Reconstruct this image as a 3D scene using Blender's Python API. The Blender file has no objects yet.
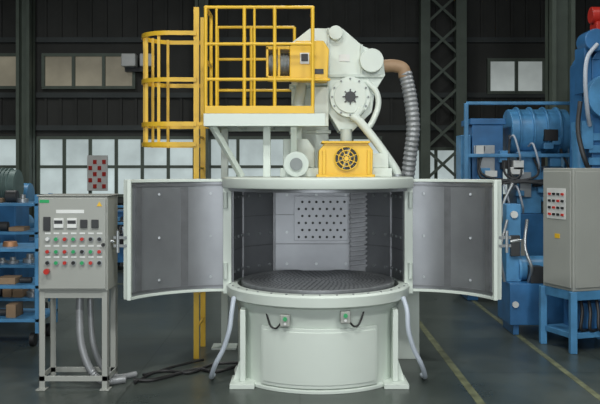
import bpy,bmesh,math,random
from mathutils import Vector,Matrix
random.seed(5)
sc=bpy.context.scene
try:
    sc.view_settings.view_transform='Standard'
    sc.view_settings.look='None'
except Exception: pass

# ---------------- materials ----------------
def mat(name,col,rough=.5,metal=0.,var=.12,scale=4.,bump=0.,emit=None,bscale=40.):
    m=bpy.data.materials.new(name); m.use_nodes=True
    nt=m.node_tree; b=nt.nodes['Principled BSDF']
    b.inputs['Roughness'].default_value=rough; b.inputs['Metallic'].default_value=metal
    tc=nt.nodes.new('ShaderNodeTexCoord')
    n=nt.nodes.new('ShaderNodeTexNoise'); n.inputs['Scale'].default_value=scale; n.inputs['Detail'].default_value=6
    nt.links.new(tc.outputs['Object'],n.inputs['Vector'])
    r=nt.nodes.new('ShaderNodeValToRGB')
    r.color_ramp.elements[0].position=.3; r.color_ramp.elements[1].position=.7
    r.color_ramp.elements[0].color=[c*(1-var) for c in col]+[1]
    r.color_ramp.elements[1].color=[min(1,c*(1+var)) for c in col]+[1]
    nt.links.new(n.outputs['Fac'],r.inputs['Fac'])
    nt.links.new(r.outputs['Color'],b.inputs['Base Color'])
    if bump>0:
        n2=nt.nodes.new('ShaderNodeTexNoise'); n2.inputs['Scale'].default_value=bscale
        nt.links.new(tc.outputs['Object'],n2.inputs['Vector'])
        bp=nt.nodes.new('ShaderNodeBump'); bp.inputs['Strength'].default_value=bump; bp.inputs['Distance'].default_value=.01
        nt.links.new(n2.outputs['Fac'],bp.inputs['Height']); nt.links.new(bp.outputs['Normal'],b.inputs['Normal'])
    if emit:
        nt.links.new(r.outputs['Color'],b.inputs['Emission Color']); b.inputs['Emission Strength'].default_value=emit
    return m
M={}
M['white']=mat('white_paint',(.66,.72,.66),.36,0,.04,2)
M['white2']=mat('white_paint_aged',(.56,.62,.57),.45,0,.07,3)
M['steel']=mat('liner_steel',(.29,.30,.315),.38,.6,.16,2.2,.04)
M['steeld']=mat('liner_steel_dark',(.19,.195,.205),.42,.5,.15,9,.05)
M['zinc']=mat('galvanised',(.40,.42,.43),.4,.7,.1,10)
M['table']=mat('table_steel',(.25,.26,.27),.42,.5,.15,14,.08)
M['hole']=mat('perforation_shadow_steel',(.10,.105,.11),.6,.3,.1,5)
M['yellow']=mat('yellow_paint',(.80,.49,.035),.38,0,.06,3)
M['black']=mat('black_rubber',(.015,.015,.016),.5,0,.1,5)
M['dark']=mat('dark_metal',(.05,.052,.055),.5,.3,.2,5)
M['grey']=mat('grey_enamel',(.36,.37,.34),.42,0,.04,3)
M['greyd']=mat('grey_motor',(.22,.24,.24),.5,.2,.1,4)
M['hose']=mat('grey_conduit',(.30,.31,.32),.42,.3,.1,8)
M['pvc']=mat('pale_hose',(.48,.53,.60),.35,0,.05,5)
M['brown']=mat('brown_duct',(.34,.22,.13),.55,.1,.15,6)
M['blue']=mat('blue_paint',(.035,.15,.34),.38,0,.25,4)
M['blue2']=mat('light_blue_paint',(.08,.26,.48),.38,0,.25,5)
M['green']=mat('green_button',(.03,.35,.12),.3)
M['red']=mat('red_paint',(.5,.03,.02),.35)
M['plate']=mat('label_plate',(.72,.73,.71),.4)
M['tealmotor']=mat('grey_green_motor',(.12,.18,.17),.5,.1,.15,5)
M['column']=mat('column_paint',(.13,.16,.13),.6,0,.15,3)
M['wall']=mat('wall_panel',(.055,.056,.052),.8,0,.2,1.5)
M['walllow']=mat('wall_lower',(.075,.085,.085),.8,0,.2,1.5)
M['ceil']=mat('ceiling_sheet',(.04,.04,.04),.9)
M['winlow']=mat('window_frosted_daylight',(.36,.42,.42),.5,0,.3,.9,emit=.95)
M['winup']=mat('window_dusty_glass',(.17,.155,.115),.5,0,.5,.7,emit=.7)
M['winskyR']=mat('window_dusty_glass_pale',(.28,.31,.30),.5,0,.4,.7,emit=.8)
M['card']=mat('cardboard',(.30,.2,.12),.8,0,.15,6)
M['copper']=mat('copper_part',(.36,.18,.09),.45,.4,.15,6)
M['line']=mat('floor_line_paint',(.14,.15,.085),.55,0,.45,9)
M['fill_lamp']=mat('fill_lamp_diffuser',(1,1,.95),.5,0,0,1,emit=3)  # glow of the invented overhead fill fixtures
def floor_mat():
    m=bpy.data.materials.new('green_painted_concrete'); m.use_nodes=True
    nt=m.node_tree; b=nt.nodes['Principled BSDF']
    tc=nt.nodes.new('ShaderNodeTexCoord')
    n=nt.nodes.new('ShaderNodeTexNoise'); n.inputs['Scale'].default_value=1.3; n.inputs['Detail'].default_value=9; n.inputs['Roughness'].default_value=.65
    nt.links.new(tc.outputs['Object'],n.inputs['Vector'])
    r=nt.nodes.new('ShaderNodeValToRGB')
    r.color_ramp.elements[0].position=.35; r.color_ramp.elements[1].position=.68
    r.color_ramp.elements[0].color=(.044,.056,.050,1); r.color_ramp.elements[1].color=(.086,.100,.088,1)
    nt.links.new(n.outputs['Fac'],r.inputs['Fac'])
    br=nt.nodes.new('ShaderNodeTexBrick'); br.inputs['Scale'].default_value=1.0
    br.offset=0; br.inputs['Brick Width'].default_value=1.25; br.inputs['Row Height'].default_value=1.25
    br.inputs['Mortar Size'].default_value=.006
    br.inputs['Color1'].default_value=(1,1,1,1); br.inputs['Color2'].default_value=(.9,.9,.9,1); br.inputs['Mortar'].default_value=(.5,.5,.5,1)
    nt.links.new(tc.outputs['Object'],br.inputs['Vector'])
    mx=nt.nodes.new('ShaderNodeMix'); mx.data_type='RGBA'; mx.blend_type='MULTIPLY'; mx.inputs[0].default_value=1
    nt.links.new(r.outputs['Color'],mx.inputs[6]); nt.links.new(br.outputs['Color'],mx.inputs[7])
    nt.links.new(mx.outputs[2],b.inputs['Base Color'])
    rr=nt.nodes.new('ShaderNodeMapRange'); rr.inputs[3].default_value=.18; rr.inputs[4].default_value=.45
    nt.links.new(n.outputs['Fac'],rr.inputs[0]); nt.links.new(rr.outputs[0],b.inputs['Roughness'])
    return m
M['floor']=floor_mat()

# ---------------- builders ----------------
def catmull(pts,n=8):
    P=[Vector(p) for p in pts]
    if len(P)<3: return P
    out=[]
    Q=[P[0]*2-P[1]]+P+[P[-1]*2-P[-2]]
    for i in range(1,len(Q)-2):
        a,b,c,d=Q[i-1],Q[i],Q[i+1],Q[i+2]
        for k in range(n):
            t=k/n
            out.append(.5*((2*b)+(c-a)*t+(2*a-5*b+4*c-d)*t*t+(3*b-3*c+d-a)*t**3))
    out.append(P[-1]); return out
def arc(P0,P1,s,n=16):
    """plan arc from P0 to P1, bulging by s towards +Y side"""
    a=Vector(P0);b=Vector(P1);d=b-a;L=d.length
    nrm=Vector((-d.y,d.x)).normalized()
    if nrm.y<0:nrm=-nrm
    R=(L*L/4+s*s)/(2*s); c=(a+b)/2+nrm*(s-R)
    a0=math.atan2((a-c).y,(a-c).x);a1=math.atan2((b-c).y,(b-c).x)
    if a1-a0>math.pi:a1-=2*math.pi
    if a0-a1>math.pi:a1+=2*math.pi
    return [(c.x+R*math.cos(a0+(a1-a0)*i/n),c.y+R*math.sin(a0+(a1-a0)*i/n)) for i in range(n+1)]

class Asm:
    def __init__(s,name,origin=(0,0,0)):
        s.o=Vector(origin)
        s.e=bpy.data.objects.new(name,None); s.e.location=s.o; s.e.empty_display_size=.2
        sc.collection.objects.link(s.e); s.parts=[]
    def part(s,name,m,bevel=0):
        p=Part(s,name,M[m],bevel); s.parts.append(p); return p
    def done(s):
        for p in s.parts:p.finish(s.e,s.o)
class Part:
    def __init__(s,asm,name,m,bevel=0):
        s.name=name;s.m=m;s.bevel=bevel;s.bm=bmesh.new()
    def hexa(s,c):
        v=[s.bm.verts.new(p) for p in c]
        for f in ((0,3,2,1),(4,5,6,7),(0,1,5,4),(1,2,6,5),(2,3,7,6),(3,0,4,7)):
            s.bm.faces.new([v[i] for i in f])
        return s
    def box(s,x0,x1,y0,y1,z0,z1):
        return s.hexa([(x0,y0,z0),(x1,y0,z0),(x1,y1,z0),(x0,y1,z0),(x0,y0,z1),(x1,y0,z1),(x1,y1,z1),(x0,y1,z1)])
    def beam(s,p1,p2,w,h=None):
        h=h or w; a=Vector(p1);b=Vector(p2);d=(b-a).normalized()
        up=Vector((0,0,1)) if abs(d.z)<.9 else Vector((0,1,0))
        x=d.cross(up).normalized();y=x.cross(d).normalized()
        c=[]
        for q in (a,b):
            for sx,sy in((-1,-1),(1,-1),(1,1),(-1,1)):
                c.append(q+x*sx*w/2+y*sy*h/2)
        return s.hexa(c)
    def cyl(s,p1,p2,r,r2=None,seg=28):
        r2=r if r2 is None else r2
        a=Vector(p1);b=Vector(p2);d=(b-a).normalized()
        up=Vector((0,0,1)) if abs(d.z)<.9 else Vector((1,0,0))
        x=d.cross(up).normalized();y=x.cross(d)
        A=[];Bv=[]
        for i in range(seg):
            t=2*math.pi*i/seg;u=x*math.cos(t)+y*math.sin(t)
            A.append(s.bm.verts.new(a+u*r));Bv.append(s.bm.verts.new(b+u*r2))
        for i in range(seg):
            j=(i+1)%seg; s.bm.faces.new((A[i],A[j],Bv[j],Bv[i]))
        s.bm.faces.new(A[::-1]);s.bm.faces.new(Bv);return s
    def tube(s,pts,r,seg=10,smooth=True,n=8,corr=0,closed=False):
        P=catmull(pts,n) if smooth else [Vector(p) for p in pts]
        rings=[];prev=None;N=len(P)
        for i,p in enumerate(P):
            if closed: d=(P[(i+1)%N]-P[i-1]).normalized()
            else: d=(P[min(i+1,N-1)]-P[max(i-1,0)]).normalized()
            if prev is None:
                up=Vector((0,0,1)) if abs(d.z)<.9 else Vector((1,0,0))
                x=d.cross(up).normalized()
            else:
                x=(prev-d*prev.dot(d)).normalized()
            prev=x;y=d.cross(x)
            rr=r*(1+(corr if i%2 else -corr))
            rings.append([s.bm.verts.new(p+(x*math.cos(2*math.pi*k/seg)+y*math.sin(2*math.pi*k/seg))*rr) for k in range(seg)])
        for i in range(N if closed else N-1):
            A=rings[i];Bv=rings[(i+1)%N]
            for k in range(seg):
                s.bm.faces.new((A[k],A[(k+1)%seg],Bv[(k+1)%seg],Bv[k]))
        if not closed:
            s.bm.faces.new(rings[0][::-1]);s.bm.faces.new(rings[-1])
        return s
    def prism(s,pts,a0,a1,axis='y'):
        f=(lambda p,a:(p[0],a,p[1])) if axis=='y' else ((lambda p,a:(p[0],p[1],a)) if axis=='z' else (lambda p,a:(a,p[0],p[1])))
        A=[s.bm.verts.new(f(p,a0)) for p in pts];Bv=[s.bm.verts.new(f(p,a1)) for p in pts];n=len(pts)
        for i in range(n):
            j=(i+1)%n;s.bm.faces.new((A[i],A[j],Bv[j],Bv[i]))
        s.bm.faces.new(A[::-1]);s.bm.faces.new(Bv);return s
    def wall(s,pts,t,z0,z1,off=0):
        P=[Vector(p) for p in pts];n=len(P);I=[];O=[]
        for i in range(n):
            d=(P[min(i+1,n-1)]-P[max(i-1,0)]).normalized();nr=Vector((-d.y,d.x))
            I.append(P[i]+nr*off);O.append(P[i]+nr*(off+t))
        V=[[s.bm.verts.new((p.x,p.y,z)) for p in L] for L,z in((I,z0),(O,z0),(O,z1),(I,z1))]
        for i in range(n-1):
            for k in range(4):
                A=V[k];Bv=V[(k+1)%4]
                s.bm.faces.new((A[i],A[i+1],Bv[i+1],Bv[i]))
        s.bm.faces.new([V[k][0] for k in range(4)]);s.bm.faces.new([V[k][-1] for k in (3,2,1,0)])
        return s
    def lathe(s,prof,cx,cy,seg=72):
        rings=[]
        for r,z in prof:
            rings.append([s.bm.verts.new((cx+r*math.cos(2*math.pi*k/seg),cy+r*math.sin(2*math.pi*k/seg),z)) for k in range(seg)])
        for i in range(len(prof)-1):
            for k in range(seg):
                s.bm.faces.new((rings[i][k],rings[i][(k+1)%seg],rings[i+1][(k+1)%seg],rings[i+1][k]))
        if prof[0][0]>0: s.bm.faces.new(rings[0][::-1])
        if prof[-1][0]>0: s.bm.faces.new(rings[-1])
        return s
    def finish(s,parent,o):
        bmesh.ops.recalc_face_normals(s.bm,faces=s.bm.faces)
        bmesh.ops.translate(s.bm,vec=-o,verts=s.bm.verts)
        me=bpy.data.meshes.new(s.name);s.bm.to_mesh(me);s.bm.free()
        me.materials.append(s.m)
        for p in me.polygons:p.use_smooth=True
        me.set_sharp_from_angle(angle=math.radians(32))
        ob=bpy.data.objects.new(s.name,me);sc.collection.objects.link(ob)
        if parent: ob.parent=parent
        else: ob.location=o
        if s.bevel:
            b=ob.modifiers.new('bevel','BEVEL');b.width=s.bevel;b.segments=2;b.limit_method='ANGLE';b.angle_limit=math.radians(40)
            b.harden_normals=True
        return ob
def single(name,m,fn,bevel=0,o=(0,0,0)):
    p=Part(None,name,M[m],bevel);fn(p);return p.finish(None,Vector(o))

# ---------------- room ----------------
single('floor','floor',lambda p:p.box(-9,9,-4,16.2,-.1,0))
single('ceiling','ceil',lambda p:p.box(-9,9,-4,16.2,8,8.1))
single('wall_back','wall',lambda p:(p.box(-9,9,16,16.2,0,8)))
single('wall_left','wall',lambda p:p.box(-9.2,-9,-4,16.2,0,8))
single('wall_right','wall',lambda p:p.box(9,9.2,-4,16.2,0,8))
single('wall_front','wall',lambda p:(p.box(-9,-3.5,-4.2,-4,0,8),p.box(3.5,9,-4.2,-4,0,8),p.box(-3.5,3.5,-4.2,-4,5,8)))  # unseen wall; doorway gap put in so daylight weakens towards the back
single('trim_1','walllow',lambda p:[p.box(-9,9,15.9,16,z,z+.1) for z in(.9,2.35,3.0,4.1)])
def rib(p):
    x=-9
    while x<9:
        p.box(x,x+.05,15.95,16,0,.9);p.box(x,x+.05,15.95,16,2.45,3.0);p.box(x,x+.05,15.95,16,4.2,8);x+=.3
single('trim_2','wall',rib)
wi=1
def window(x0,x1,z0,z1,n,m,rows=2):
    global wi
    a=Asm('window_%d'%wi,((x0+x1)/2,15.95,(z0+z1)/2));wi+=1
    a.part('pane',m).box(x0,x1,15.93,15.97,z0,z1)
    f=a.part('frame','column')
    for i in range(n+1):
        x=x0+(x1-x0)*i/n;f.box(x-.03,x+.03,15.87,15.96,z0,z1)
    for i in range(rows+1):
        z=z0+(z1-z0)*i/rows;f.box(x0-.03,x1+.03,15.88,15.95,z-.03,z+.03)
    a.done()
window(-5.2,-2.1,1.05,2.2,6,'winlow',2)
window(-1.8,1.6,1.05,2.2,6,'winlow',2)
window(2.2,4.7,1.05,1.98,5,'winlow',1)
window(5.6,8.0,1.05,1.98,5,'winlow',1)
window(-8.6,-5.5,3.2,3.85,5,'winup',1)
window(-5.1,-3.3,3.2,3.85,3,'winup',1)
window(3.75,4.85,3.1,3.75,2,'winskyR',1)
window(5.7,8.0,3.1,3.75,4,'winskyR',1)
window(-8.6,-5.6,1.05,2.2,6,'winlow',2)

def column(x,y,w,name='steel_column',d=.35,z=8):
    a=Asm(name,(x,y,0));c=a.part('flanges','column')
    c.box(x-w/2,x-w/2+.06,y-d/2,y+d/2,0,z);c.box(x+w/2-.06,x+w/2,y-d/2,y+d/2,0,z);c.box(x-w/2,x+w/2,y-.02,y+.02,0,z)
    c.box(x-w/2-.08,x+w/2+.08,y-d/2-.05,y+d/2+.05,0,.04);a.done()
column(-5.35,15.6,.26)
column(-1.9,15.6,.26)
column(3.9,12.0,.34)
a=Asm('laced_steel_column',(2.75,15.5,0))
c=a.part('chords','column');c.box(2.32,2.5,15.35,15.6,0,8);c.box(3.0,3.2,15.35,15.6,0,8)
l=a.part('lacing','column')
z=.2
while z<7.6:
    l.beam((2.45,15.4,z),(3.05,15.4,z+.55),.05);l.beam((3.05,15.44,z),(2.45,15.44,z+.55),.05);z+=.6
a.done()
a=Asm('crane_girder',(0,15.0,5.6));c=a.part('web','column');c.box(-9,9,14.95,15.05,5.4,6.1);c.box(-9,9,14.85,15.15,6.1,6.15);c.box(-9,9,14.85,15.15,5.35,5.4);a.done()
a=Asm('notice_board',(-3.98,15.8,1.5));a.part('board','plate',.01).box(-4.2,-3.8,15.78,15.84,1.15,1.85)
p=a.part('sheets','red')
for i in range(4):
    for j in range(5):
        if (i*3+j)%2: p.box(-4.17+i*.09,-4.10+i*.09,15.765,15.782,1.2+j*.12,1.28+j*.12)
a.done()
a=Asm('wall_floodlight',(-3.2,15.7,3.7));c=a.part('housing','plate',.02);c.box(-3.48,-3.2,15.55,15.8,3.58,3.83);c.box(-3.12,-2.86,15.55,15.8,3.58,3.83)
a.part('bracket','dark').box(-3.45,-2.9,15.75,15.95,3.5,3.58);a.done()

single('floor_marking','line',lambda p:(p.box(1.20,1.26,-3,15,0,.002),p.box(2.06,2.11,-3,15,0,.002),p.box(-9,9,11.0,11.08,0,.002)))

# ---------------- SHOT BLASTING MACHINE ----------------
CX,CY=.14,6.3
m=Asm('rotary_table_shot_blasting_machine',(CX,CY,0))
b=m.part('base_drum','white',.004)
b.lathe([(.60,0),(.655,0),(.655,.025),(.625,.03),(.625,.53),(.66,.60),(.71,.62),(.715,.69),(.70,.705),(.63,.705),(.63,.60),(.60,.58),(.58,0)],CX,CY)
pn=m.part('base_access_panel','white',.004)
def cir(r,a0,a1,n=20): return [(CX+r*math.cos(math.radians(a0+(a1-a0)*i/n)),CY+r*math.sin(math.radians(a0+(a1-a0)*i/n))) for i in range(n+1)]
pn.wall(cir(.627,229,311),-.02,.035,.46)
pn.wall(cir(.64,231,309),-.012,.06,.435)
st=m.part('base_feet','white',.004)
for s in(-1,1):
    x=CX+s*.56
    st.box(x-.09,x+.09,5.78,6.05,0,.035)
    st.prism([(x-.02,.035),(x+.02,.035),(x+.02,.56),(x-.02,.56)],5.86,6.0)
    st.prism([(x,.035),(x+s*.075,.035),(x+s*.02,.2),(x,.2)],5.9,5.93)
bo=m.part('base_bolts','zinc')
for k in range(36):
    t=2*math.pi*k/36;x=CX+.69*math.cos(t);y=CY+.69*math.sin(t)
    bo.cyl((x,y,.703),(x,y,.711),.009,seg=6)
t=m.part('turntable','table',.003)
t.lathe([(.02,.66),(.585,.66),(.6,.672),(.6,.725),(.585,.73),(.57,.722),(.02,.722)],CX,CY)
g=m.part('turntable_perforations','hole')
for ir,r in enumerate([.05+.034*i for i in range(15)]):
    n=max(6,int(2*math.pi*r/.04))
    for k in range(n):
        q=2*math.pi*(k+.5*(ir%2))/n
        g.cyl((CX+r*math.cos(q),CY+r*math.sin(q),.7215),(CX+r*math.cos(q),CY+r*math.sin(q),.7228),.009,seg=6)
# cabin shell
sh=m.part('cabin_shell','white',.003)
sh.wall(cir(.70,0,180,36),-.03,.69,1.45)
for x in(-.60,.815):
    sh.box(x,x+.065,6.24,6.36,.62,1.52)
sh.lathe([(.02,1.45),(.745,1.45),(.75,1.46),(.75,1.52),(.74,1.53),(.02,1.53)],CX,CY)
inn=m.part('cabin_liner','steel',.002)
lp=[(-.53,6.3),(-.47,6.6),(-.22,6.86),(.50,6.86),(.75,6.6),(.81,6.3)]
for i in range(5): inn.wall([lp[i],lp[i+1]],.015,.705,1.445)
inn.prism(cir(.70,0,360,48)[:-1],1.425,1.449,'z')
sd=m.part('liner_seams','steeld')
for i in range(5):
    (xa,ya),(xb,yb)=lp[i],lp[i+1]
    sd.beam((xa,ya-.012,.705),(xa,ya-.012,1.44),.02)
    for z in(.95,1.2): sd.beam((xa,ya-.006,z),(xb,yb-.006,z),.006,.006)
nb=m.part('liner_bolts','zinc')
for i in range(5):
    a0=Vector(lp[i]);b0=Vector(lp[i+1]);d=(b0-a0);nr=Vector((d.y,-d.x)).normalized()
    for f in(.15,.5,.85):
        for z in(.78,1.05,1.37):
            q=a0+d*f; nb.cyl((q.x,q.y,z),(q.x+nr.x*.014,q.y+nr.y*.014,z),.012,seg=8)
hp=m.part('perforated_plate','steel',.002);hp.box(-.05,.41,6.84,6.858,.98,1.36)
hh=m.part('perforated_plate_holes','black')
for i in range(7):
    for j in range(6):
        x=-.01+i*.06+(.03 if j%2 else 0)
        if x<.40: hh.cyl((x,6.838,1.01+j*.06),(x,6.8395,1.01+j*.06),.011,seg=12)
sl=m.part('shot_chute_slats','steeld')
sl.box(.43,.56,6.80,6.84,.72,1.40)
for k in range(16): sl.beam((.42,6.78,.76+k*.04),(.57,6.79,.775+k*.04),.018)
# doors
def door(name,P0,P1,s):
    pts=arc(P0,P1,.11,14)
    d=Vector(P1)-Vector(P0);nr=Vector((-d.y,d.x))
    sg=1 if nr.y>0 else -1
    o=m.part(name+'_outer_skin','white',.003)
    o.wall(pts,.045*sg,.65,1.50,off=.012*sg)
    f=m.part(name+'_frame','white',.003)
    f.wall(pts,.07*sg,1.492,1.515,off=-.015*sg);f.wall(pts,.07*sg,.635,.656,off=-.015*sg)
    e=Vector(P1)
    f.box(e.x-.014,e.x+.014,e.y-.02,e.y+.05,.635,1.515)
    i=m.part(name+'_liner','steel' ,.002)
    i.wall(pts,.012*sg,.656,1.492)
    sp=m.part(name+'_seal_strips','steeld')
    sp.wall(pts[:],-.006*sg,1.46,1.475);sp.wall(pts[:],-.006*sg,.672,.687)
    sp.wall(pts[5:6]+pts[6:7],-.003*sg,.69,1.455)
    sp.wall(pts[12:14],-.012*sg,.69,1.455)
    bt=m.part(name+'_bolts','zinc')
    for k in(2,9):
        for z in(.75,1.07,1.4):
            x,y=pts[k];bt.cyl((x,y-.001,z),(x,y-.016,z),.010,seg=8)
    h=m.part(name+'_hinges','white2')
    for z in(.8,1.35): h.cyl((P0[0],P0[1]-.04,z-.06),(P0[0],P0[1]-.04,z+.06),.018)
    l=m.part(name+'_latch','zinc')
    for z in(1.03,1.09):
        l.beam((e.x+s*.02,e.y+.02,z),(e.x+s*.12,e.y+.03,z),.02)
    l.cyl((e.x+s*.09,e.y+.02,.98),(e.x+s*.09,e.y+.02,1.14),.012)
    l.tube([(e.x+s*.12,e.y+.03,1.06),(e.x+s*.17,e.y+.01,1.07),(e.x+s*.19,e.y-.02,1.07)],.012)
door('left_door',(-.58,6.27),(-1.245,5.84),-1)
door('right_door',(.86,6.27),(1.425,5.84),1)
# blast wheel assembly on roof
pl=m.part('roof_plinth','white',.005);pl.box(-.16,.74,6.42,6.95,1.53,1.60)
pl.prism([(-.14,1.6),(.12,1.6),(.12,1.76),(.06,1.84),(-.14,1.84)],6.6,6.9)
pl.box(.58,.72,6.5,6.8,1.6,1.72)
yb=m.part('blast_wheel_housing','yellow',.006)
yb.prism([(.145,1.535),(.57,1.535),(.575,1.74),(.53,1.80),(.20,1.80),(.15,1.74)],6.3,6.62)
yf=m.part('blast_wheel_housing_flange','yellow',.004)
yf.box(.13,.59,6.28,6.64,1.525,1.55)
yf.box(.17,.55,6.27,6.63,1.795,1.812)
for x in(.19,.54): yf.box(x-.012,x+.012,6.28,6.3,1.55,1.74)
# square ventilation guard with radial wires
gx,gz,gy=.365,1.675,6.3
m.part('blast_wheel_motor_fan_opening','black',.002).cyl((gx,gy,gz),(gx,gy-.012,gz),.095,seg=36)
gw=m.part('blast_wheel_fan_guard','yellow')
for r in(.03,.062,.092):
    gw.tube([(gx+r*math.cos(2*math.pi*k/32),gy-.018,gz+r*math.sin(2*math.pi*k/32)) for k in range(32)],.0045,6,smooth=False,closed=True)
for k in range(8):
    q=math.pi/4*k+math.pi/8; gw.beam((gx+.02*math.cos(q),gy-.018,gz+.02*math.sin(q)),(gx+.094*math.cos(q),gy-.018,gz+.094*math.sin(q)),.007,.006)
gw.cyl((gx,gy-.014,gz),(gx,gy-.024,gz),.018)
gb=m.part('blast_wheel_fan_blades','greyd')
for k in range(6):
    q=math.pi/3*k; gb.beam((gx+.02*math.cos(q),gy-.013,gz+.02*math.sin(q)),(gx+.08*math.cos(q+.25),gy-.013,gz+.08*math.sin(q+.25)),.02,.003)
gm=m.part('vibrator_motor','white2',.003)
gm.cyl((-.03,6.32,1.63),(-.03,6.6,1.63),.085);gm.cyl((-.03,6.3,1.63),(-.03,6.32,1.63),.10)
gm.box(-.11,.05,6.36,6.56,1.53,1.57)
m.part('vibrator_motor_cap','greyd').cyl((-.03,6.285,1.63),(-.03,6.3,1.63),.05)
m.part('abrasive_feed_pipe','white2').tube([(.02,6.80,2.34),(.0,6.76,2.2),(-.02,6.72,2.0),(-.03,6.70,1.84)],.045,16)
# elevator tower
tw=m.part('bucket_elevator','white',.006)
tw.box(-.075,.25,6.98,7.28,0,2.66)
for z in(.7,1.35,1.9,2.3): tw.box(-.095,.27,6.96,7.30,z,z+.03)
hd=m.part('elevator_head_separator','white',.006)
hd.prism([(-.068,2.30),(-.068,2.663),(.084,2.78),(.36,2.78),(.523,2.638),(.70,2.554),(.72,2.385),(.633,2.241),(.608,2.073),(.439,1.904),(.338,1.904),(.235,2.073),(.235,2.30)],6.76,7.12)
hd.cyl((.30,6.70,2.735),(.30,6.78,2.735),.06)
hd.cyl((.60,6.68,2.50),(.60,7.1,2.50),.10)
hd.box(.12,.24,6.70,6.76,1.95,2.28)
sk=m.part('separator_seams','white2',.003)
sk.box(.22,.70,6.735,6.76,2.365,2.39);sk.beam((.24,6.745,2.78),(.24,6.745,2.08),.02);sk.beam((.52,6.745,2.64),(.52,6.745,2.38),.02)
sk.cyl((.39,6.76,1.93),(.39,6.76,1.6),.05)
lp_=m.part('separator_label','plate');lp_.box(.33,.42,6.752,6.76,2.50,2.56)
rf=m.part('separator_inspection_flange','white',.003)
rf.cyl((.42,6.70,2.195),(.42,6.76,2.195),.17,seg=40);rf.cyl((.42,6.685,2.195),(.42,6.70,2.195),.135,seg=40)
rb=m.part('inspection_flange_bolts','greyd')
for k in range(12):
    q=math.pi/6*k; rb.cyl((.42+.152*math.cos(q),6.69,2.195+.152*math.sin(q)),(.42+.152*math.cos(q),6.70,2.195+.152*math.sin(q)),.009,seg=6)
sd2=m.part('inspection_hub','dark')
sd2.cyl((.42,6.67,2.195),(.42,6.685,2.195),.045)
for k in range(8):
    q=math.pi/4*k; sd2.beam((.42,6.68,2.195),(.42+.065*math.cos(q),6.68,2.195+.065*math.sin(q)),.010)
# drive guard
dg=m.part('belt_guard','yellow',.01)
dg.prism([(-.085,2.32),(.225,2.31),(.235,2.56),(.19,2.63),(-.03,2.63),(-.085,2.58)],6.46,6.72)
dg.box(-.095,.245,6.44,6.46,2.30,2.325)
dw=m.part('belt_guard_nameplate','plate',.002);dw.box(-.0,.075,6.450,6.46,2.44,2.53)
m.part('belt_guard_window','dark',.002).box(.01,.065,6.446,6.451,2.46,2.52)
m.part('belt_guard_slot','dark',.002).box(.12,.19,6.452,6.46,2.36,2.40)
mo=m.part('elevator_motor_frame','yellow',.003)
mo.box(-.275,-.255,6.47,6.70,2.32,2.58);mo.box(-.275,-.085,6.47,6.70,2.56,2.585);mo.box(-.275,-.085,6.47,6.70,2.32,2.345)
mc=m.part('elevator_motor_body','greyd',.003);mc.cyl((-.255,6.58,2.45),(-.085,6.58,2.45),.085)
for k in range(6): mc.cyl((-.24+k*.026,6.58,2.45),(-.232+k*.026,6.58,2.45),.097)
mo.box(-.18,-.16,6.46,6.48,2.33,2.58)
# pipes
pp=m.part('shot_return_pipe','white',.0)
pp.tube([(.44,6.66,2.03),(.50,6.64,1.98),(.62,6.62,1.83),(.74,6.6,1.66),(.80,6.6,1.56),(.80,6.6,1.50)],.036,14)
pp.tube([(.52,6.7,2.10),(.47,6.67,2.04),(.44,6.66,2.0)],.03)
fl=m.part('pipe_flanges','zinc');fl.cyl((.8,6.6,1.53),(.8,6.6,1.55),.06)
ft=m.part('upper_feed_arm','white');ft.tube([(.56,6.75,2.33),(.64,6.72,2.24),(.655,6.70,2.12),(.60,6.66,1.98),(.55,6.64,1.92)],.025,12)
br=m.part('exhaust_elbow','brown')
br.tube([(.70,6.85,2.47),(.80,6.85,2.475),(.88,6.85,2.45),(.90,6.85,2.38)],.055,18)
hs=m.part('exhaust_flex_hose','hose')
hs.tube([(.90,6.85,2.42),(.945,6.85,2.2),(.97,6.86,1.95),(.95,6.9,1.7),(.93,6.95,1.45),(.93,6.98,1.2)],.057,18,n=12,corr=.07)
du=m.part('cabin_exhaust_duct','white',.004);du.box(.80,1.0,6.7,7.0,.0,1.35)
# junction boxes & cables
for nm,x,z,y in(('left',-.106,.52,5.70),('right',.32,.55,5.665)):
    m.part('pushbutton_box_'+nm,'grey',.006).box(x-.035,x+.035,y-.04,y+.06,z-.045,z+.04)
    m.part('pushbutton_'+nm,'green').cyl((x,y-.055,z+.012),(x,y-.04,z+.012),.015,seg=16)
    m.part('pushbutton_stop_'+nm,'plate').cyl((x,y-.05,z-.022),(x,y-.04,z-.022),.01,seg=16)
cb=m.part('pushbutton_cables','black')
cb.tube([(-.14,5.70,.49),(-.17,5.72,.455),(-.21,5.74,.465),(-.235,5.79,.52),(-.25,5.82,.58)],.007,8)
cb.tube([(.35,5.67,.51),(.385,5.68,.475),(.42,5.69,.49),(.45,5.73,.55),(.46,5.76,.59)],.007,8)
ph=m.part('drain_hoses','pvc')
ph.tube([(-.49,5.93,.64),(-.50,5.86,.55),(-.515,5.83,.42),(-.56,5.84,.28),(-.62,5.86,.16),(-.66,5.95,.05),(-.66,6.1,.022)],.018,12)
ph.tube([(.765,5.93,.64),(.785,5.86,.55),(.79,5.83,.42),(.83,5.84,.28),(.89,5.86,.16),(.93,5.95,.05),(.93,6.1,.022)],.018,12)
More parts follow.
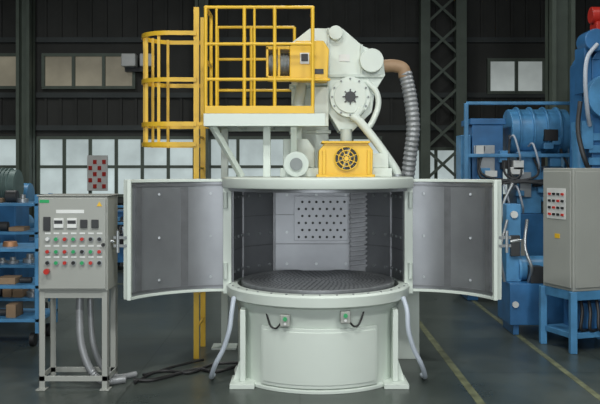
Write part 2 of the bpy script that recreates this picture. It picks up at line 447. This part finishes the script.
# platform
pf=m.part('service_platform','white',.004)
pf.box(-.76,.20,6.30,6.34,1.93,2.03);pf.box(-.76,.20,7.2,7.24,1.93,2.03);pf.box(-.76,-.72,6.34,7.2,1.93,2.03)
pf.box(-.72,-.05,6.34,7.2,2.0,2.02)
for x in(-.5,-.25,.0): pf.box(x-.02,x+.02,6.34,7.2,1.94,2.0)
pf.box(-.70,-.64,7.1,7.16,0,1.95);pf.box(-.78,-.56,7.03,7.22,0,.02)
pf.beam((-.70,6.36,1.94),(-.48,6.6,1.53),.045);pf.beam((-.05,6.36,1.94),(-.05,6.62,1.6),.05)
pf.box(-.30,-.24,6.5,6.56,1.5,1.95)
rl=m.part('platform_railing','yellow')
R=.0145
x0,x1,y0,y1=-.745,.10,6.32,7.22
zt=2.87
for x in(-.745,-.44,-.20,.10):rl.cyl((x,y0,2.0),(x,y0,zt),R,seg=14)
for x in(-.44,-.05):rl.cyl((x,y1,2.0),(x,y1,zt),R,seg=14)
for yy in(6.70,7.22):rl.cyl((x0,yy,2.0),(x0,yy,zt),R,seg=14)
for z in(zt,2.58,2.30):
    rl.cyl((x0,y0,z),(x1,y0,z),R*.9,seg=12);rl.cyl((x0,y1,z),(-.05,y1,z),R*.9,seg=12)
rl.cyl((x0,y0,zt),(x0,6.7,zt),R,seg=12);rl.cyl((x0,y0,2.45),(x0,6.7,2.45),R,seg=12)
rl.cyl((x1,y0,zt),(x1,6.7,zt),R,seg=12)
for x in(-.66,-.36): rl.cyl((x,y0,2.0),(x,y0,zt),R*.7,seg=10)
kp=m.part('kick_plate','yellow',.002);kp.box(-.75,.11,6.3,6.31,2.03,2.09);kp.box(-.75,-.05,7.22,7.23,2.03,2.09)
# ladder with cage
ld=m.part('access_ladder','yellow')
LX=-.87
for y in(6.72,7.18): ld.beam((LX,y,0),(LX,y,2.95),.045,.022)
z=.25
while z<2.0: ld.cyl((LX,6.72,z),(LX,7.18,z),.012,seg=10);z+=.27
for z in(.9,1.97): 
    for y in(6.72,7.18): ld.beam((LX,y,z),(-.74,y,z),.03)
cg=m.part('ladder_cage','yellow')
def hoop(z,t=.012,h=.036):
    n=20;pts=[(LX,6.70)]+[(-1.10-.26*math.sin(math.pi*i/n),6.95-.26*math.cos(math.pi*i/n)) for i in range(n+1)]+[(LX,7.20)]
    cg.wall(pts,t,z-h/2,z+h/2)
for z in(2.73,2.34,1.97,1.80): hoop(z)
for q in(20,55,90,125,160):
    q=math.radians(q);x=-1.10-.25*math.sin(q);y=6.95-.25*math.cos(q)
    cg.beam((x,y,1.78),(x,y,2.75),.024,.012)
m.done()

# ---------------- control cabinet (left) ----------------
a=Asm('control_cabinet',(-1.63,5.9,0))
c=a.part('housing','grey',.006);c.box(-1.885,-1.385,5.76,6.08,.715,1.395);c.box(-1.895,-1.375,5.75,6.09,1.395,1.405)
d=a.part('door_panel','grey',.006);d.box(-1.875,-1.395,5.742,5.76,.73,1.385)
f=a.part('stand','grey',.003)
for x in(-1.885,-1.43):
    for y in(5.77,6.03): 
        f.box(x,x+.045,y,y+.008,0,.715);f.box(x+(.0 if x<-1.6 else .037),x+(.008 if x<-1.6 else .045),y,y+.045,0,.715)
f.box(-1.885,-1.385,5.775,5.785,.66,.715)
for y in(5.77,6.03): f.box(-1.885,-1.385,y,y+.01,.06,.10)
f.box(-1.885,-1.877,5.77,6.07,.06,.1);f.box(-1.393,-1.385,5.77,6.07,.06,.1)
for x in(-1.9,-1.44):f.box(x,x+.07,5.74,5.83,0,.008)
me=a.part('meters','plate',.003)
for x in(-1.73,-1.635): me.box(x-.035,x+.035,5.728,5.742,1.17,1.24)
a.part('meter_scales','dark').box(-1.76,-1.70,5.7265,5.7285,1.20,1.225).box(-1.665,-1.605,5.7265,5.7285,1.20,1.225)
a.part('display','dark',.003).box(-1.84,-1.79,5.73,5.742,1.15,1.25)
tm=a.part('timers','dark',.003)
for x in(-1.55,-1.47): tm.box(x-.025,x+.025,5.728,5.742,1.17,1.23)
lb=a.part('label_strips','plate')
for r,z in enumerate((1.125,1.035,.955)):
    for k in range(7): lb.box(-1.83+k*.062,-1.79+k*.062,5.7395,5.7425,z,z+.012)
lb.box(-1.75,-1.55,5.7395,5.7425,1.275,1.30)
a.part('warning_triangle','yellow').prism([(-1.46,1.325),(-1.42,1.325),(-1.44,1.36)],5.7395,5.7425)
cols=['green','red','black','plate']
bp={k:a.part('buttons_'+k,k) for k in cols};bz=a.part('button_bezels','zinc')
seq=[['plate','green','red','green','red','black','black'],['red','green','red','green','black','green','red'],['black','green','red','black','green','red','black']]
for r,z in enumerate((1.09,1.0,.92)):
    for k in range(7):
        x=-1.81+k*.062;bz.cyl((x,5.742,z),(x,5.734,z),.018,seg=18);bp[seq[r][k]].cyl((x,5.735,z),(x,5.722,z),.013,seg=16)
bp['red'].cyl((-1.81,5.73,.86),(-1.81,5.70,.86),.02,seg=20)
a.part('green_tag','green').box(-1.87,-1.80,5.7395,5.7425,1.35,1.372)
a.part('door_lock','black').cyl((-1.41,5.745,1.05),(-1.41,5.72,1.05),.012,seg=12)
k=a.part('conduits','hose')
k.tube([(-1.62,5.9,.73),(-1.62,5.88,.5),(-1.60,5.86,.3),(-1.53,5.85,.12),(-1.44,5.88,.035),(-1.3,5.95,.028)],.028,14,n=14,corr=.06)
k.tube([(-1.56,5.95,.73),(-1.55,5.93,.5),(-1.53,5.92,.3),(-1.47,5.95,.12),(-1.38,6.0,.035),(-1.25,6.1,.028)],.022,14,n=14,corr=.06)
a.done()
a=Asm('power_cable',(-.9,6.2,0));k=a.part('cable','black')
k.tube([(-1.24,5.97,.018),(-1.1,5.98,.016),(-.95,6.15,.016),(-.8,6.3,.016),(-.65,6.22,.016),(-.5,6.4,.02)],.014,8)
k.tube([(-1.2,6.12,.018),(-1.05,6.25,.016),(-.85,6.2,.016),(-.7,6.45,.016),(-.5,6.5,.02)],.012,8)
k.tube([(-1.22,5.9,.014),(-1.15,6.15,.014),(-1.0,6.4,.014),(-.8,6.62,.014)],.010,8)
a.done()

# ---------------- left clutter ----------------
def trolley(x0,x1,y0,y1,zs,name='parts_trolley'):
    a=Asm(name,((x0+x1)/2,(y0+y1)/2,0));f=a.part('frame','blue2',.003)
    for x in(x0,x1-.04):
        for y in(y0,y1-.04): f.box(x,x+.04,y,y+.04,.12,zs[-1]+.12)
    for z in zs: f.box(x0,x1,y0,y1,z,z+.03)
    w=a.part('wheels','black')
    for x in(x0+.05,x1-.09):
        for y in(y0+.05,y1-.07): w.cyl((x,y,.06),(x+.04,y,.06),.06,seg=20)
    h=a.part('stored_parts_boxes','card',.004);g=a.part('stored_parts_metal','copper',.003);q=a.part('stored_parts_dark','dark',.003);s_=a.part('stored_rings','zinc',.003)
    for z in zs:
        x=x0+.06
        while x<x1-.15:
            w_=random.uniform(.07,.17);hh=random.uniform(.04,.13);k=random.choice('gqshn');yy=y0+random.uniform(.12,.22)
            if k=='g': g.cyl((x+w_/2,yy,z+.03),(x+w_/2,yy,z+.03+hh),w_/2,w_/2.4,seg=20)
            elif k=='s': s_.cyl((x+w_/2,yy,z+.03),(x+w_/2,yy,z+.03+hh*.5),w_/2,seg=20);s_.cyl((x+w_/2,yy,z+.03+hh*.5),(x+w_/2,yy,z+.03+hh),w_/4,seg=20)
            elif k=='q': q.cyl((x,yy,z+.03+hh/2),(x+w_,yy,z+.03+hh/2),hh/2,seg=18)
            elif k=='h': h.box(x,x+w_,yy-.08,yy+.12,z+.03,z+.03+hh)
            x+=w_+.02
    a.done()
trolley(-3.2,-2.33,7.15,7.7,(.22,.52,.85))
trolley(-3.5,-2.75,8.4,8.9,(.2,.55,.9,1.2))
def bluemach(name,x,y,sx,sz,seed=1,main='blue'):
    r=random.Random(seed);a=Asm(name,(x,y,0))
    b=a.part('bed',main,.01);b.box(x,x+sx,y,y+.7,.12,.42*sz)
    for fx in(.05,.45,.85): b.box(x+sx*fx,x+sx*fx+.1*sx,y+.05,y+.65,0,.12)
    b.box(x+.1*sx,x+.38*sx,y+.1,y+.6,.42*sz,.85*sz)
    b.box(x+.08*sx,x+.40*sx,y+.08,y+.62,.85*sz,.88*sz)
    c=a.part('head',main+'2' if main=='blue' else main,.01)
    c.box(x+.5*sx,x+.72*sx,y+.08,y+.55,.42*sz,.72*sz);c.cyl((x+.45*sx,y+.3,.82*sz),(x+.98*sx,y+.3,.82*sz),.11*sz,seg=28)
    for k in range(4): c.cyl((x+(.52+.12*k)*sx,y+.3,.82*sz),(x+(.54+.12*k)*sx,y+.3,.82*sz),.122*sz,seg=28)
    c.cyl((x+.86*sx,y+.1,.55*sz),(x+.86*sx,y+.6,.55*sz),.1*sz)
    c.box(x+.0*sx,x+.09*sx,y+.1,y+.4,.42*sz,.8*sz)
    c.beam((x+.03*sx,y-.02,.15),(x+.03*sx,y-.02,.95*sz),.05);c.beam((x+.97*sx,y-.02,.15),(x+.97*sx,y-.02,.95*sz),.05);c.beam((x+.03*sx,y-.02,.7*sz),(x+.97*sx,y-.02,.7*sz),.045)
    c.beam((x+.03*sx,y-.02,.95*sz),(x+.97*sx,y-.02,.95*sz),.04)
    for k in range(10):
        xx=x+r.uniform(.1,.85)*sx;zz=r.uniform(.44,.8)*sz;c.box(xx,xx+r.uniform(.06,.14),y-.0,y+.12,zz,zz+r.uniform(.06,.16))
    w=a.part('junction_boxes','plate',.004)
    for k in range(4):
        xx=x+r.uniform(.08,.8)*sx;zz=r.uniform(.5,.82)*sz;w.box(xx,xx+r.uniform(.07,.16),y-.04,y+.08,zz,zz+r.uniform(.07,.16))
    dk=a.part('cover_openings','black',.003)
    for k in range(7):
        xx=x+r.uniform(.1,.8)*sx;zz=r.uniform(.15,.8)*sz;dk.box(xx,xx+r.uniform(.06,.2),y-.012,y+.1,zz,zz+r.uniform(.06,.14))
    wh=a.part('water_hoses','pvc')
    for k in range(4):
        xx=x+r.uniform(.1,.9)*sx;z1=r.uniform(.5,.8)*sz
        wh.tube([(xx,y+.05,z1),(xx+.02,y-.08,z1+.02),(xx+.08,y-.1,z1-.2),(xx+.12,y+.02,z1-.3)],.012,8)
    d=a.part('fittings','zinc',.003);d.box(x+.52*sx,x+.62*sx,y+.04,y+.08,.5*sz,.62*sz)
    d.box(x+.15*sx,x+.3*sx,y+.07,y+.1,.55*sz,.75*sz);d.cyl((x+.86*sx,y+.05,.55*sz),(x+.86*sx,y+.1,.55*sz),.05*sz)
    for k in range(6):
        xx=x+r.uniform(.05,.95)*sx;d.cyl((xx,y-.01,.2*sz),(xx,y+.0,.2*sz),.03,seg=12)
    e=a.part('pipes','dark')
    for k in range(7):
        xx=x+r.uniform(.1,.9)*sx;x2=x+r.uniform(.1,.9)*sx
        e.tube([(xx,y-.02,.42*sz),(xx+.05,y-.08,.55*sz),(x2,y-.06,.6*sz),(x2,y+.05,r.uniform(.68,.8)*sz)],.015,8)
    g=a.part('cover_panels','grey',.004);g.box(x+.42*sx,x+.55*sx,y-.03,y+.0,.12*sz,.3*sz);g.box(x+.74*sx,x+.9*sx,y+.02,y+.3,.42*sz,.5*sz)
    yv=a.part('hand_valve','yellow');yv.cyl((x+.6*sx,y-.06,.2*sz),(x+.6*sx,y,.2*sz),.035,seg=20)
    a.done()
bluemach('blue_machine_tool',1.95,9.6,1.35,2.5,4)
bluemach('blue_machine_tool',3.4,10.2,1.4,2.3,7)
bluemach('blue_machine_tool',-5.2,10.5,1.6,1.5,9)
bluemach('blue_machine_tool',-3.2,12.5,1.6,1.05,11)
a=Asm('large_electric_motor',(-3.75,10,0))
b=a.part('pedestal','blue',.01);b.box(-4.1,-3.45,9.7,10.2,0,1.15)
c=a.part('motor_body','tealmotor',.005);c.cyl((-4.1,9.95,1.38),(-3.5,9.95,1.38),.2)
for k in range(10): c.cyl((-4.05+k*.05,9.95,1.38),(-4.03+k*.05,9.95,1.38),.22)
c.box(-3.95,-3.65,9.8,10.1,1.15,1.2);c.box(-3.9,-3.7,9.7,9.8,1.35,1.5);a.done()

# ---------------- right near equipment ----------------
a=Asm('electrical_enclosure',(2.5,7.1,0))
A=Vector((2.355,6.9));Bv=Vector((2.217,7.3));u=Vector((.945,.326));C=A+u*.62;D=Bv+u*.62
c=a.part('housing','grey',.008);c.prism([tuple(A),tuple(C),tuple(D),tuple(Bv)],.53,1.60,'z')
e1=(Bv-A).normalized();nl=Vector((-u.x,-u.y))
def facebox(p,t0,t1,z0,z1,o0,o1):
    q=[A+e1*t0+nl*o0,A+e1*t1+nl*o0,A+e1*t1+nl*o1,A+e1*t0+nl*o1];p.prism([tuple(v) for v in q],z0,z1,'z')
facebox(a.part('door_panel','grey',.005),.02,.40,.56,1.57,0,.015)
pb=a.part('control_plate','plate',.002);facebox(pb,.08,.34,1.15,1.42,.015,.02)
q1=a.part('indicator_lamps','red');q2=a.part('switches','black')
for i in range(4):
    for j in range(4):
        facebox(q1 if (i+j)%3==0 else q2,.10+i*.06,.125+i*.06,1.18+j*.06,1.20+j*.06,.02,.035)
facebox(a.part('warning_label','yellow'),.16,.23,.98,1.02,.015,.018)
n2=Vector((u.y,-u.x))
def fb2(p,t0,t1,z0,z1,o0,o1):
    q=[A+u*t0+n2*o0,A+u*t1+n2*o0,A+u*t1+n2*o1,A+u*t0+n2*o1];p.prism([tuple(v) for v in q],z0,z1,'z')
fb2(a.part('front_door','grey',.005),.02,.6,.56,1.57,0,.012)
s=a.part('blue_stand','blue2',.006)
for P in(A,Bv,C,D): s.box(P.x-.03,P.x+.03,P.y-.03,P.y+.03,0,.53)
s.prism([tuple(A),tuple(C),tuple(D),tuple(Bv)],.12,.17,'z');s.prism([tuple(A),tuple(C),tuple(D),tuple(Bv)],.45,.53,'z')
cv=a.part('conduit_bundle','black')
for i in range(4):
    cv.tube([(2.4+i*.07,7.1,.53),(2.4+i*.07,7.0,.35),(2.36+i*.08,6.95,.2),(2.45+i*.09,7.05,.17)],.016,8)
sb=a.part('stored_boxes','blue',.006);sb.box(2.42,2.7,7.12,7.35,.17,.40);sb.box(2.74,2.9,7.2,7.4,.17,.33)
a.done()
a=Asm('hydraulic_power_unit',(2.35,7.8,0))
b=a.part('tank','blue',.01);b.box(2.0,2.75,7.62,8.1,.1,.5);b.box(2.04,2.1,7.66,8.05,0,.1);b.box(2.65,2.71,7.66,8.05,0,.1)
c=a.part('pump','blue2',.005);c.cyl((2.15,7.85,.62),(2.55,7.85,.62),.12);c.cyl((2.12,7.85,.62),(2.15,7.85,.62),.14)
c.box(2.0,2.14,7.75,7.95,.5,1.25)
d=a.part('pipes','zinc');d.tube([(2.2,7.7,.5),(2.2,7.6,.65),(2.15,7.65,.85),(2.2,7.75,1.1)],.016,10);d.tube([(2.05,7.9,.9),(2.0,7.9,1.2),(2.1,7.9,1.45)],.016,10)
d.tube([(1.98,7.75,.5),(1.93,7.7,.8),(2.0,7.72,1.1)],.014,10)
e=a.part('gauges','plate');e.cyl((2.07,7.72,1.15),(2.07,7.75,1.15),.035);e.cyl((2.05,7.60,.3),(2.05,7.62,.3),.03)
dk=a.part('valve_blocks','dark',.004);dk.box(2.2,2.32,7.62,7.75,.5,.66);dk.box(2.03,2.12,7.70,7.76,.75,.95);a.done()
a=Asm('overhead_dust_collector',(3.3,8.6,0))
b=a.part('casing','blue',.01);b.box(3.1,4.0,8.5,9.2,1.4,2.75);b.box(3.15,3.22,8.55,8.62,0,1.4);b.box(3.85,3.92,8.55,8.62,0,1.4);b.box(3.15,3.22,9.1,9.17,0,1.4)
b.prism([(3.1,2.75),(4.0,2.75),(3.8,3.0),(3.25,3.0)],8.5,9.2)
b.box(3.02,3.1,8.5,8.8,2.4,2.9);b.cyl((3.12,8.42,2.95),(3.12,8.7,2.95),.12)
c=a.part('fan','blue2',.005);c.cyl((3.25,8.35,2.35),(3.25,8.5,2.35),.24,seg=36);c.cyl((3.25,8.3,2.35),(3.25,8.35,2.35),.11)
c.box(2.98,3.1,8.45,8.8,1.8,2.1);c.cyl((3.0,8.6,1.45),(3.0,8.6,2.0),.07)
for k in range(4): c.box(3.06,3.34,8.46,8.5,1.5+k*.13,1.58+k*.13)
d=a.part('suction_hoses','pvc');d.tube([(3.12,8.4,2.9),(3.0,8.35,2.75),(2.96,8.3,2.5),(3.0,8.35,2.2),(3.06,8.45,2.05)],.022,12)
e=a.part('hose','dark');e.tube([(3.08,8.4,1.5),(2.95,8.3,1.7),(2.92,8.4,2.0),(2.96,8.45,2.3)],.025,12);e.cyl((3.25,8.28,2.35),(3.25,8.3,2.35),.06)
r_=a.part('hoist_motor','red',.01);r_.cyl((3.12,8.6,3.24),(3.45,8.6,3.24),.09);r_.box(3.15,3.4,8.5,8.7,3.0,3.16)
a.done()

# ---------------- added fill lamps & light ----------------
for i,(x,y,pw) in enumerate([(-2.6,1.6,190),(2.6,1.6,190),(0,3.4,95),(0,9.5,90),(3.4,6.6,45),(-4.5,11,70)]):  # unseen overhead fixtures, invented to light the machine and blue equipment
    a=Asm('added_fill_lamp',(x,y,5.6))
    h=a.part('reflector','zinc');h.lathe([(.35,5.45),(.36,5.46),(.12,5.75),(.10,5.85),(.02,5.85)],x,y,seg=32)
    a.part('diffuser','fill_lamp').cyl((x,y,5.455),(x,y,5.47),.33)
    a.part('suspension','dark').cyl((x,y,5.85),(x,y,8.0),.012);a.done()
    L=bpy.data.lights.new('fill_lamp_light','AREA');L.shape='DISK';L.size=.66;L.energy=pw;L.color=(.98,1,.97)
    o=bpy.data.objects.new('added_fill_light',L);o.location=(x,y,5.43);sc.collection.objects.link(o)
L=bpy.data.lights.new('added_front_fill','AREA');L.shape='RECTANGLE';L.size=6.8;L.size_y=4.6;L.energy=310;L.color=(.94,.98,1)  # unseen area light at the doorway, added to brighten the machine's front
o=bpy.data.objects.new('added_front_fill',L);o.location=(0,-4.0,2.6);o.rotation_euler=(math.radians(90),0,0);sc.collection.objects.link(o)
w=bpy.data.worlds.new('World');sc.world=w;w.use_nodes=True
w.node_tree.nodes['Background'].inputs[0].default_value=(.7,.8,.9,1);w.node_tree.nodes['Background'].inputs[1].default_value=.5

cam=bpy.data.cameras.new('Camera');co=bpy.data.objects.new('Camera',cam);sc.collection.objects.link(co)
co.location=(0,0,1.6);co.rotation_euler=(math.radians(90),0,0);cam.lens=48;cam.sensor_width=36;cam.shift_y=-34/600
sc.camera=co
